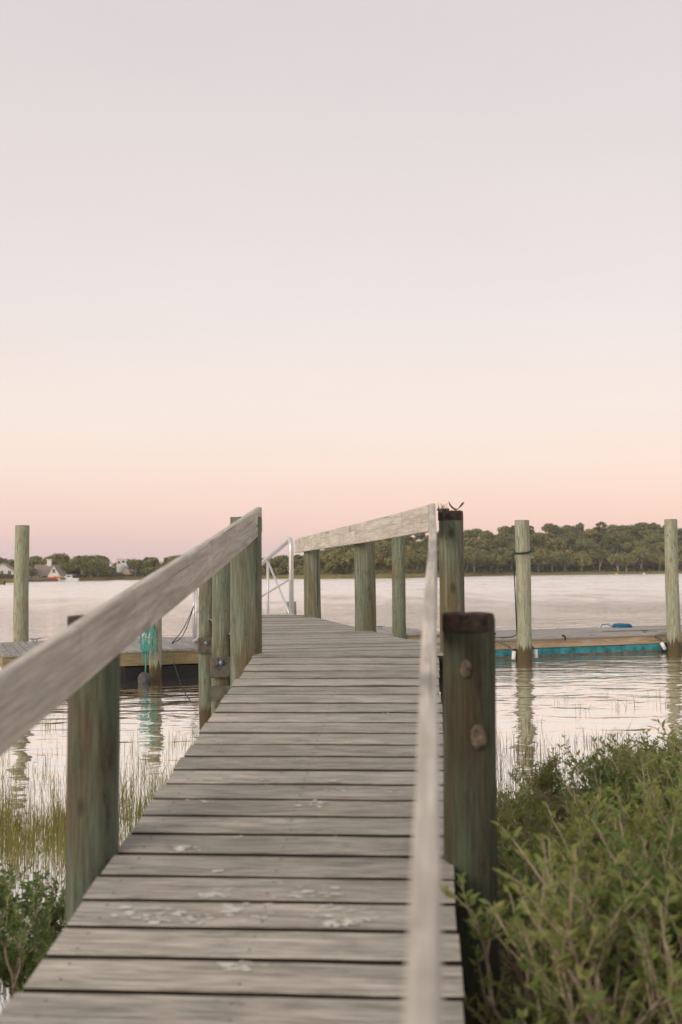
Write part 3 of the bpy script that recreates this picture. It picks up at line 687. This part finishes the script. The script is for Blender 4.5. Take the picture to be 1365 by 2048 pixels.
def zone(px, ri, pine):
    tier = 'front row' if ri == 0 else 'mid wood' if ri < 4 else 'on the skyline'
    if px < 30: a = 'beyond the extreme left white house'
    elif px < 62: a = 'hidden beside the far left pile'
    elif px < 222: a = 'between the cottage and the dormered house'
    elif px < 470: a = 'right of the dormered house'
    elif px < 605: a = 'seen past the aluminium gangway'
    elif px < 720: a = 'between the two far landing posts'
    elif px < 880: a = 'behind the slim pile in the rail gap'
    elif px < 1045: a = 'between the red topped post and the ringed pile'
    elif px < 1200: a = 'just right of the ringed pile'
    elif px < 1335: a = 'just left of the rightmost pile'
    else: a = 'right of the rightmost pile'
    k = 'dark pine' if pine else 'round olive tree'
    return k+' '+a+', '+tier, k+'s '+a+', '+tier
rows = [(3, 6.8), (11, 6.8), (22, 7.2), (35, 7.4), (49, 7.6), (65, 7.8), (84, 7.6)]
for ri, (dd, sp) in enumerate(rows):
    px = -40 if ri < 5 else 600
    while px < 1410:
        az = A(px); y = lerp_tab(SH, az); step = sp*2115/(y+dd)
        hid = 470 < px < 520
        d = lerp_tab(MW, az)+dd+rg.uniform(-3, 3)
        if px < 60: d += 105
        left = px < 640
        house = (55 < px < 125 and dd < 30) or (217 < px < 280 and dd < 50) or (px < 45 and dd < 14) or (left and ri > 4)
        if not house and not hid:
            P = shore_pt(px+rg.uniform(-.3, .3)*step, d)
            kind = rg.randrange(9) if rg.random() < (.85 if ri < 3 else .66) else 9+rg.randrange(4)
            sc = (rg.uniform(.62, .86) if left else (rg.uniform(.62, 1.08) if ri < 6 else rg.uniform(.55, 1.1))) * (.82 if kind > 8 and ri < 5 else 1.0)
            if not left and ri == 0: sc *= .95
            lb, g = zone(px, ri, kind > 8)
            if px > 900 and ri == 0: sc = rg.uniform(.85, 1.2)
            plant_tree(P, kind, sc, lb, g, rg, 'pine_tree' if kind > 8 else 'tree'); cnt += 1
        px += step*rg.uniform(.8, 1.15)
print('trees', cnt)
# singled-out trees
tB = plant_tree(shore_pt(1161, 9.5), 2, .95, 'tree with a bright forked white trunk at the foot of the right hill', None, rg)
tm = bpy.data.materials.new('white_bark'); tm.use_nodes = True; tm.node_tree.nodes['Principled BSDF'].inputs[0].default_value = (.5, .46, .4, 1)
wt = MB().tube([(0, 0, -.5), (.1, 0, 2.6), (.5, 0, 6.5)], [.3, .24, .12], 6).tube([(.05, 0, 2.4), (-1.0, 0, 4.6), (-1.5, 0, 7)], [.2, .14, .07], 6).tube([(.2, 0, 3.6), (1.3, 0, 5.3), (2.0, 0, 7.4)], [.16, .12, .06], 6).mesh('trunk', M['bark'])
wt.materials.clear(); wt.materials.append(tm)
tB.rotation_euler = (0, 0, 0); [c for c in tB.children if c.name.startswith('trunk')][0].data = wt
# understorey along the wood's foot: nobody could count it
def understorey():
    vs = []; fs = []; rg = random.Random(31)
    for i in range(1500):
        px = rg.uniform(-40, 1410); az = A(px); d = lerp_tab(MW, az)+(rg.uniform(-2, 7) if i < 520 else rg.uniform(4, 100 if px > 620 else 50))
        if i >= 520 and d-lerp_tab(MW, az) < 16 and px > 700: d += 14
        if 215 < px < 280 and d < 60: continue
        if 55 < px < 165 and d < 30: continue
        if px < 45: continue
        P = shore_pt(px, d); sc = rg.uniform(.5, 1.15)*(1.0 if px > 640 else .85 if i >= 520 else .62)*((.75 if px < 900 else .5) if i < 520 else 1.8); a = rg.uniform(0, 6.28); me = BUSH[i % 4]; k = len(vs); ca, sa = cos(a)*sc, sin(a)*sc
        vs += [(P.x+ca*v.co.x-sa*v.co.y, P.y+sa*v.co.x+ca*v.co.y, P.z+v.co.z*sc) for v in me.vertices]
        fs += [tuple(q+k for q in p.vertices) for p in me.polygons]
    o = obj('undergrowth', MB().add(vs, fs).mesh('undergrowth', M['crown'])); tag(o, 'bushy undergrowth along the foot of the far woods', 'undergrowth', kind='stuff')
understorey()
def shore_grass():
    vs = []; fs = []; rg = random.Random(32)
    for i in range(15000):
        px = rg.uniform(-60, 1430) if i % 4 else rg.uniform(560, 980); az = A(px); d = rg.uniform(-.5, lerp_tab(MW, az)+1); P = shore_pt(px, d, -.1)
        h = rg.uniform(.45, 1.05); w_ = rg.uniform(.1, .25); k = len(vs); a = rg.uniform(-.6, .6)
        vs += [(P.x-w_*cos(a), P.y-w_*sin(a), P.z), (P.x+w_*cos(a), P.y+w_*sin(a), P.z), (P.x+rg.uniform(-.1, .1), P.y, P.z+h)]; fs.append((k, k+1, k+2))
    tag(obj('shore_grass', MB().add(vs, fs).mesh('shore_grass', M['grass_far'])), 'golden marsh grass along the far waterline', 'grass', kind='stuff')
shore_grass()

# ------------------------------------------------------------------ houses, boat and small things on the far left shore
M['wall_white'] = plain('white_clapboard', (.74, .71, .66), .7, scale=2)
M['wall_grey'] = plain('cedar_shingle', (.34, .31, .27), .8, scale=3)
M['roof_brown'] = plain('brown_shingle_roof', (.25, .205, .165), .85, scale=3, var=.2)
M['roof_grey'] = plain('grey_shingle_roof', (.36, .37, .39), .85, scale=3, var=.15)
M['glass'] = plain('window_glass', (.05, .06, .07), .15, spec=.8)
def gable(H_, x0, x1, y0, y1, ze, zr, wall, roof, axis='x', ov=.35, base=-2.5):
    m = MB(); m.box(x0, x1, y0, y1, base, ze)
    if axis == 'x':
        ym = (y0+y1)/2
        for x in (x0, x1): m.add([(x, y0, ze), (x, y1, ze), (x, ym, zr-.12)], [(0, 1, 2)])
        r = MB()
        for s_ in (-1, 1):
            ye = ym+s_*((y1-y0)/2+ov); zz = ze-ov*(zr-ze)/((y1-y0)/2)
            r.add([(x0-ov, ye, zz), (x1+ov, ye, zz), (x1+ov, ym, zr), (x0-ov, ym, zr), (x0-ov, ye, zz-.15), (x1+ov, ye, zz-.15), (x1+ov, ym, zr-.15), (x0-ov, ym, zr-.15)],
                  [(0,1,2,3), (4,7,6,5), (0,4,5,1), (1,5,6,2), (3,2,6,7), (0,3,7,4)])
    else:
        xm = (x0+x1)/2
        for y in (y0, y1): m.add([(x0, y, ze), (x1, y, ze), (xm, y, zr-.12)], [(0, 1, 2)])
        r = MB()
        for s_ in (-1, 1):
            xe = xm+s_*((x1-x0)/2+ov); zz = ze-ov*(zr-ze)/((x1-x0)/2)
            r.add([(xe, y0-ov, zz), (xe, y1+ov, zz), (xm, y1+ov, zr), (xm, y0-ov, zr), (xe, y0-ov, zz-.15), (xe, y1+ov, zz-.15), (xm, y1+ov, zr-.15), (xm, y0-ov, zr-.15)],
                  [(0,1,2,3), (4,7,6,5), (0,4,5,1), (1,5,6,2), (3,2,6,7), (0,3,7,4)])
    obj('wall', m.mesh('wall', M[wall]), H_); obj('roof', r.mesh('roof', M[roof]), H_)
def window(H_, x, y, z, w_=.9, h_=1.3):
    f = obj('window', MB().box(-w_/2-.08, w_/2+.08, -.05, 0, -h_/2-.08, h_/2+.08).mesh('window', M['white']), H_, (x, y, z))
    obj('pane', MB().box(-w_/2, -.04, -.08, -.051, -h_/2, h_/2).box(.04, w_/2, -.08, -.051, -h_/2, h_/2).mesh('pane', M['glass']), f)
def at(px, py, Y):  # a point at distance Y seen from the jetty head, used to set out the far houses
    hor = 1145-(px-682.5)*.0096; return Vector((A(px)*Y, Y, H+(hor-py)/2115*Y))
# white house, far left (partly out of the picture)
p = at(17, 1163, 300); hw = thing('white_house', tuple(p), 'white clapboard house with brown gable roof at the extreme left of the far shore', 'house', rot=(0, 0, .15))
gable(hw, -5, 1.4, 0, 7, 3.2, 5.4, 'wall_white', 'roof_brown', 'y'); gable(hw, 1.42, 3.9, 1, 7, 1.9, 3.4, 'wall_white', 'roof_brown', 'x')
obj('porch', MB().box(-5, 3.6, -2.0, -.05, 1.7, 1.85).box(-4.9, -4.75, -1.9, -1.75, -2, 1.7).box(-2.6, -2.45, -1.9, -1.75, -2, 1.7).box(-.3, -.15, -1.9, -1.75, -2, 1.7).box(2.3, 2.45, -1.9, -1.75, -2, 1.7).mesh('porch', M['white']), hw)
for x in (-3.9, -1.8, .3): window(hw, x, 0, 2.5, .8, 1.0)
for x in (-3.4, -1.2, .5): window(hw, x, 0, .6, .8, 1.1)
# tan-roofed house with cupola
p = at(90, 1158, 345); h2 = thing('cottage', tuple(p), 'cottage with long tan roof, white chimney block and pale gable end near the dock', 'house', rot=(0, 0, -.12))
gable(h2, -4.6, 1.3, .5, 6.8, 1.5, 4.7, 'wall_white', 'roof_brown', 'x'); gable(h2, 1.3, 5.6, -1.2, 5.5, 1.3, 4.6, 'wall_white', 'roof_brown', 'y', .25)
obj('chimney', MB().box(-.6, .7, 3.2, 4.2, 3.8, 6.2).box(-.8, .9, 3.0, 4.4, 6.2, 6.45).mesh('chimney', M['wall_white']), h2)
obj('side_shed', MB().box(-6.4, -4.62, -.5, 3.5, -2.5, 1.1).mesh('side_shed', M['wall_grey']), h2)
for x in (-3.6, -1.9, -.2): window(h2, x, .5, .5, .9, 1.1)
for x, z in ((3.5, 2.6),): window(h2, x, -1.2, z, .9, 1.2)
# house among the trees
p = at(252, 1146, 425); h3 = thing('shingled_house', tuple(p), 'pale house with grey roof and white box dormer standing up among the trees', 'house', rot=(0, 0, .1))
gable(h3, -1.6, 4.0, 0, 7, 1.2, 5.2, 'wall_grey', 'roof_grey', 'x'); 
obj('dormer', MB().box(-3.9, .2, 1.6, 6.4, -2.5, 5.6).box(-4.2, .5, 1.4, 6.6, 5.6, 5.8).mesh('dormer', M['wall_white']), h3)
gable(h3, -1.4, 1.5, -2.2, -.02, .9, 2.6, 'wall_white', 'roof_grey', 'y', .2)
for x, y, z in ((-3.0, 1.6, 4.3), (-1.2, 1.6, 4.6)): window(h3, x, y, z, .9, .9)
for x in (2.3, 3.3): window(h3, x, 0, .3, .6, .9)
# cabin cruiser
bt = thing('motor_boat', (-86.6, 336, 0.0), 'white cabin cruiser moored by the shore in front of the dark bushes', 'boat', rot=(0, 0, pi))
hull = MB(); secs = [(-3.1, 1.0, .95), (-1, 1.15, 1.0), (1.2, 1.05, 1.1), (2.5, .55, 1.25), (3.3, .04, 1.4)]; vs = []
for x, hw_, hz in secs: vs += [(x-.15*(x > 2), -hw_*.7, -.15), (x, -hw_, hz), (x, hw_, hz), (x-.15*(x > 2), hw_*.7, -.15)]
hull.add(vs, [(i*4+j, i*4+(j+1) % 4, (i+1)*4+(j+1) % 4, (i+1)*4+j) for i in range(4) for j in range(4)]+[(3, 2, 1, 0)])
obj('hull', hull.mesh('hull', M['white']), bt)
obj('cabin', MB().add([(-1.2, -.8, 1.0), (1.6, -.7, 1.05), (1.6, .7, 1.05), (-1.2, .8, 1.0), (-1.0, -.7, 1.95), (.5, -.65, 1.95), (.5, .65, 1.95), (-1.0, .7, 1.95)], [(0,3,2,1),(4,5,6,7),(0,1,5,4),(1,2,6,5),(2,3,7,6),(3,0,4,7)]).mesh('cabin', M['white']), bt)
obj('windscreen', MB().box(-.8, .4, -.78, -.755, 1.35, 1.75).box(-.8, .4, .755, .78, 1.35, 1.75).mesh('windscreen', M['glass']), bt)
obj('canopy', MB().box(-2.0, .6, -.85, .85, 2.0, 2.08).mesh('canopy', M['white']), bt)
bt2 = thing('skiff', (-67.5, 219, 0.0), 'small pale skiff afloat beside the leftmost pile', 'boat', rot=(0, 0, .3))
hull = MB(); vs = []
for x, hw_, hz in [(-1.9, .6, .45), (0, .75, .45), (1.3, .5, .55), (2.1, .03, .7)]: vs += [(x, -hw_*.7, -.1), (x, -hw_, hz), (x, hw_, hz), (x, hw_*.7, -.1)]
hull.add(vs, [(i*4+j, i*4+(j+1) % 4, (i+1)*4+(j+1) % 4, (i+1)*4+j) for i in range(3) for j in range(4)]+[(3, 2, 1, 0)]); obj('hull', hull.mesh('hull', M['white']), bt2)
obj('outboard', MB().box(-2.2, -1.9, -.15, .15, .1, .9).mesh('outboard', M['black']), bt2)
# small dock
dk = thing('shore_dock', (-96.5, 331, 0), 'little grey dock on posts before the tan roofed cottage', 'dock')
obj('deck', MB().box(-3.2, 3.2, -1, 1, .55, .75).mesh('deck', M['deckgrey']), dk)
for x in (-3, -1.8, -.6, .6, 1.8, 3): obj('post', MB().tube([(x, -1.08, -.5), (x, -1.08, 1.9)], .11, 6).mesh('post', M['guide']), dk)
obj('rail', MB().box(-3, 3, -1.13, -1.03, 1.55, 1.67).mesh('rail', M['deckgrey']), dk)
def kayak(x, y, z, L, c, label, rz):
    m = plain('kayak_hull', c, .4); b = MB().tube([(-L/2, 0, .25), (-L/4, 0, .06), (0, 0, 0), (L/4, 0, .06), (L/2, 0, .25)], [.06, .33, .4, .33, .06], 8)
    tag(obj('kayak', b.mesh('kayak', m, True), None, (x, y, z), (0, 0, rz)), label, 'kayak')
kayak(-91.2, 333.4, 1.0, 3.0, (.55, .06, .05), 'red kayak drawn up on the shore by the little dock', .3)
kayak(-89.4, 334.2, 1.3, 3.4, (.65, .22, .04), 'orange kayak drawn up beside the red one', -.2)
kayak(-87.9, 335.0, .8, 2.6, (.07, .22, .20), 'green kayak lying nearest the white cruiser', .4)
kayak(-76.5, 378.0, 2.2, 3.6, (.60, .30, .15), 'orange kayak at the edge of the wood right of the cruiser', .2)
for px, Y, c, lb in ((1231, 430, (.75, .45, .18), 'tiny orange buoy floating off the right shore'), (1286, 433, (.72, .66, .6), 'tiny white buoy near the rightmost pile')):
    b = MB().ball((0, 0, .2), .45, 10, 6); m = plain('buoy_paint', c, .4)
    tag(obj('channel_buoy', b.mesh('channel_buoy', m, True), None, (A(px)*Y, Y, .05)), lb, 'buoy')

# ------------------------------------------------------------------ marsh shrubs on the bank
M['leaf'] = leaf_mat('marsh_elder_leaf', (.19, .265, .09), (.27, .32, .115), (.44, .38, .17), .40, 3.0)
M['leaf_l'] = leaf_mat('left_shrub_leaf', (.11, .20, .065), (.17, .25, .08), (.27, .30, .10), .3, 2.2)
M['twig'] = plain('grey_brown_stem', (.44, .345, .25), .9, scale=30, var=.3)
def shrub_meshes(seed, h, spread, nstem, leafsz, m, dens=1.0):
    rg = random.Random(seed); st = MB(); lv = []; lf = []
    def leaf(p, d, sz):
        side = d.cross(Vector((rg.uniform(-1, 1), rg.uniform(-1, 1), rg.uniform(-.2, 1)))).normalized(); up = side.cross(d).normalized()
        if p.z < .34*h and rg.random() < .75: return
        k = len(lv); w_ = sz*rg.uniform(.15, .21)
        lv.extend([tuple(p), tuple(p+d*sz*.45+side*w_+up*w_*.3), tuple(p+d*sz-up*sz*.08), tuple(p+d*sz*.45-side*w_+up*w_*.3)]); lf.extend([(k, k+1, k+2), (k, k+2, k+3)])
    def twig(p, d, L, r, lev):
        n = 5 if lev < 2 else 4; pts = [p.copy()]; q = p.copy(); dd = d.copy()
        for i in range(n):
            dd = (dd+Vector((rg.uniform(-.2, .2), rg.uniform(-.2, .2), rg.uniform(-.02, .2)))).normalized(); q = q+dd*L/n; pts.append(q.copy())
        st.tube(pts, [r*(1-.6*i/n) for i in range(n+1)], 5 if lev < 2 else 4, False)
        if lev < 2:
            for c in range(rg.randint(4, 5)):
                f = rg.uniform(.35, 1); i = min(n-1, int(f*n)); a = rg.uniform(0, 6.28)
                nd = (dd*.9+Vector((cos(a)*.75, sin(a)*.75, rg.uniform(0, .5)))).normalized(); twig(pts[i].lerp(pts[i+1], f*n-i), nd, L*rg.uniform(.45, .7), r*.5, lev+1)
        if lev >= 1:
            nl = int((16 if lev == 2 else 12)*dens)
            for c in range(nl):
                f = (.15 if lev == 2 else .5)+(.85 if lev == 2 else .5)*rg.random(); i = min(n-1, int(f*n)); pp = pts[i].lerp(pts[i+1], f*n-i); a = rg.uniform(0, 6.28)
                leaf(pp, (dd*.6+Vector((cos(a), sin(a), rg.uniform(-.1, .7)))).normalized(), leafsz*rg.uniform(.45, 1.3))
    for s_ in range(nstem):
        a = 2*pi*s_/nstem+rg.uniform(-.4, .4); sp = spread*rg.uniform(.2, 1)
        d = Vector((cos(a)*sp, sin(a)*sp, 1)).normalized(); twig(Vector((cos(a)*.05, sin(a)*.05, -.05)), d, h*rg.uniform(.55, .72), .017*h/.9, 0)
    return st.mesh('stem', M['twig']), MB().add(lv, lf).mesh('foliage', m)
SV = [shrub_meshes(700+k, 1.0, .75, 10, .058, M['leaf'], .82) for k in range(5)]
SV2 = [shrub_meshes(800+k, 1.0, .7, 9, .055, M['leaf_l'], 1.35) for k in range(2)]
def shrub(x, y, sc, kind, label, group, rg, V=SV, tilt=0):
    T = thing('marsh_shrub', (x, y, bank_h(x, y)-.02), label, 'shrub', group, rot=(rg.uniform(-.08, .08), tilt, rg.uniform(0, 6.28))); T.scale = (sc*1.1, sc*1.1, sc)
    obj('stem', V[kind][0], T); obj('foliage', V[kind][1], T)
rg = random.Random(90)
near = [(.74, 2.75, .60, 2, 'thin leafy shrub leaning over the ramp edge at the bottom of the picture'), (.80, 3.28, .82, 4, 'leafy shrub pushing against the ramp edge and hiding the foot of the dark near post'),
        (1.02, 3.55, .88, 0, 'big blurred leafy shrub with bare brown forking stems at the lower right'),
        (1.50, 3.75, 1.0, 1, 'leafy shrub at the right edge, second from the front'),
        (.80, 4.25, .66, 2, 'leafy shrub just behind the dark near post'),
        (1.30, 4.55, .84, 3, 'broad shrub just behind the big forking one'),
        (1.88, 4.6, .98, 4, 'tall shrub at the right edge behind the front pair'),
        (.72, 2.85, .42, 1, 'small shrub in the bottom corner against the ramp'),
        (1.25, 2.9, .55, 3, 'low shrub at the bottom right corner of the picture')]
for x, y, sc, kd, lb in near: shrub(x, y, sc, kd, lb, 'marsh shrubs beside the ramp', rg)
back = [(1.22, 5.5, .70), (1.05, 5.9, .48), (.95, 5.1, .48), (1.22, 7.2, .42), (1.55, 8.2, .42), (1.1, 6.6, .42), (1.85, 5.4, .86), (2.5, 5.5, .88), (1.60, 6.4, .66), (2.25, 6.3, .82), (2.9, 6.4, .82), (1.95, 7.2, .66), (2.6, 7.3, .70), (3.3, 7.3, .72), (2.35, 8.1, .60), (3.0, 8.2, .62), (3.7, 8.3, .60), (2.4, 8.9, .42), (3.2, 9.1, .45)]
for i, (x, y, sc) in enumerate(back): shrub(x, y, sc, i % 5, 'leafy green shrub in the thicket behind the front bushes on the right bank', 'marsh shrubs of the right thicket', rg)
for x, y, sc, kd, lb in [(-2.15, 6.2, .50, 1, 'bushy low shrub farthest out at the left, near the cordgrass'), (-1.28, 5.25, .45, 0, 'low shrub tucked beside the green grey near post'), (-1.36, 4.55, .58, 0, 'small dark green shrub at the left, closest to the ramp edge'), (-1.78, 5.0, .72, 1, 'rounded green shrub at the left edge of the picture'),
                     (-1.22, 3.75, .48, 1, 'low shrub in the bottom left corner below the ramp'), (-1.75, 4.35, .62, 0, 'shrub cut by the left edge of the picture near its bottom'), (-1.62, 5.7, .48, 0, 'sparse shrub rising from the water behind the two left ones')]:
    shrub(x, y, sc, kd, lb, 'marsh shrubs left of the ramp', rg, SV2)

# ------------------------------------------------------------------ cordgrass
M['cord'] = leaf_mat('cordgrass', (.15, .17, .05), (.28, .25, .07), (.36, .26, .09), .3, 1.4, False)
M['cord_r'] = leaf_mat('brown_cordgrass', (.13, .11, .05), (.19, .17, .07), (.24, .15, .07), .3, 1.4, False)
def grass(name, pts, m, label, hs=(.2, .5), seed=1):
    rg = random.Random(seed); vs = []; fs = []
    for (x, y, sc) in pts:
        h = rg.uniform(*hs)*sc; a = rg.uniform(0, 6.28); l = rg.gauss(0, .16)*h; w_ = rg.uniform(.0014, .0030); ca = rg.uniform(-.8, .8); z = -.03; k = len(vs)
        dx, dy = cos(a)*l, sin(a)*l; ex, ey = w_*cos(ca), w_*sin(ca); bd = rg.uniform(1.6, 2.4)
        vs += [(x-ex, y-ey, z), (x+ex, y+ey, z), (x+dx*.4-ex*.8, y+dy*.4-ey*.8, z+h*.55), (x+dx*.4+ex*.8, y+dy*.4+ey*.8, z+h*.55), (x+dx*bd, y+dy*bd, z+h)]
        fs += [(0+k, 1+k, 3+k, 2+k), (2+k, 3+k, 4+k)]
    tag(obj(name, MB().add(vs, fs).mesh(name, m)), label, 'grass', kind='stuff')
rg = random.Random(44)
def clump(n, fx, fy, spread=.09, per=(8, 22), dens=None):
    pts = []
    for i in range(n):
        x, y = fx(), fy()
        if dens and rg.random() > dens(x, y): continue
        k = rg.randint(*per); s0 = rg.uniform(.6, 1.15)
        for j in range(k): pts.append((x+rg.gauss(0, spread), y+rg.gauss(0, spread*1.3), s0*rg.uniform(.6, 1.1)))
    return pts
def lat_of(x, y): return (Vector((x, y, 0))).dot(U)
def near_left(x, y):
    if lat_of(x, y) > -1.28: return 0
    q = 1-abs(y-8.6-.12*x)/2.6
    if x < -4.6: q *= .8
    return max(0, min(1, q*1.1))
grass('cordgrass', clump(620, lambda: rg.uniform(-5.5, -.7), lambda: rg.uniform(7.0, 11.5), dens=near_left), M['cord'], 'green gold cordgrass standing in the shallows left of the ramp', (.12, .34), 2)
def sparse_left(x, y): return 0 if lat_of(x, y) > -1.3 else max(.03, min(.6, (13.5-y)/5))*(1 if x > -3.2 else .5)
grass('cordgrass_thicket', clump(300, lambda: rg.uniform(-4.6, -1.75), lambda: rg.gauss(7.9, .38), per=(6, 26), spread=.06, dens=lambda x, y: 0 if lat_of(x, y) > -1.4 else .8), M['cord'], 'thick gold green cordgrass on the mud hump at the left edge', (.12, .34), 8)
grass('cordgrass_fringe', clump(260, lambda: rg.uniform(-4.8, -.9), lambda: rg.uniform(9.8, 14.0), per=(4, 12), dens=sparse_left), M['cord'], 'thin sparse cordgrass spikes further out in the water at the left', (.12, .34), 3)
def right_d(x, y): return max(.04, min(1, (13.2-y)/3.2)) if y < 15 else .05
grass('cordgrass_right', clump(900, lambda: rg.uniform(1.0, 6.5), lambda: rg.uniform(8.6, 16.5), per=(5, 14), dens=right_d), M['cord_r'], 'brownish cordgrass spikes in the water beyond the right shrubs', (.10, .30), 4)
grass('bank_grass', clump(420, lambda: rg.uniform(.7, 4.5), lambda: rg.uniform(2.6, 10), per=(6, 14)), M['cord'], 'tufts of grass between the shrubs on the right bank', (.25, .55), 5)
grass('marsh_litter', clump(240, lambda: rg.uniform(-3.0, -.8), lambda: rg.uniform(3.2, 7.2), per=(6, 14), dens=lambda x, y: 0 if lat_of(x, y) > -1.25 else .9), M['cord_r'], 'dark stubbly grass between the left shrubs and the cordgrass', (.10, .30), 6)
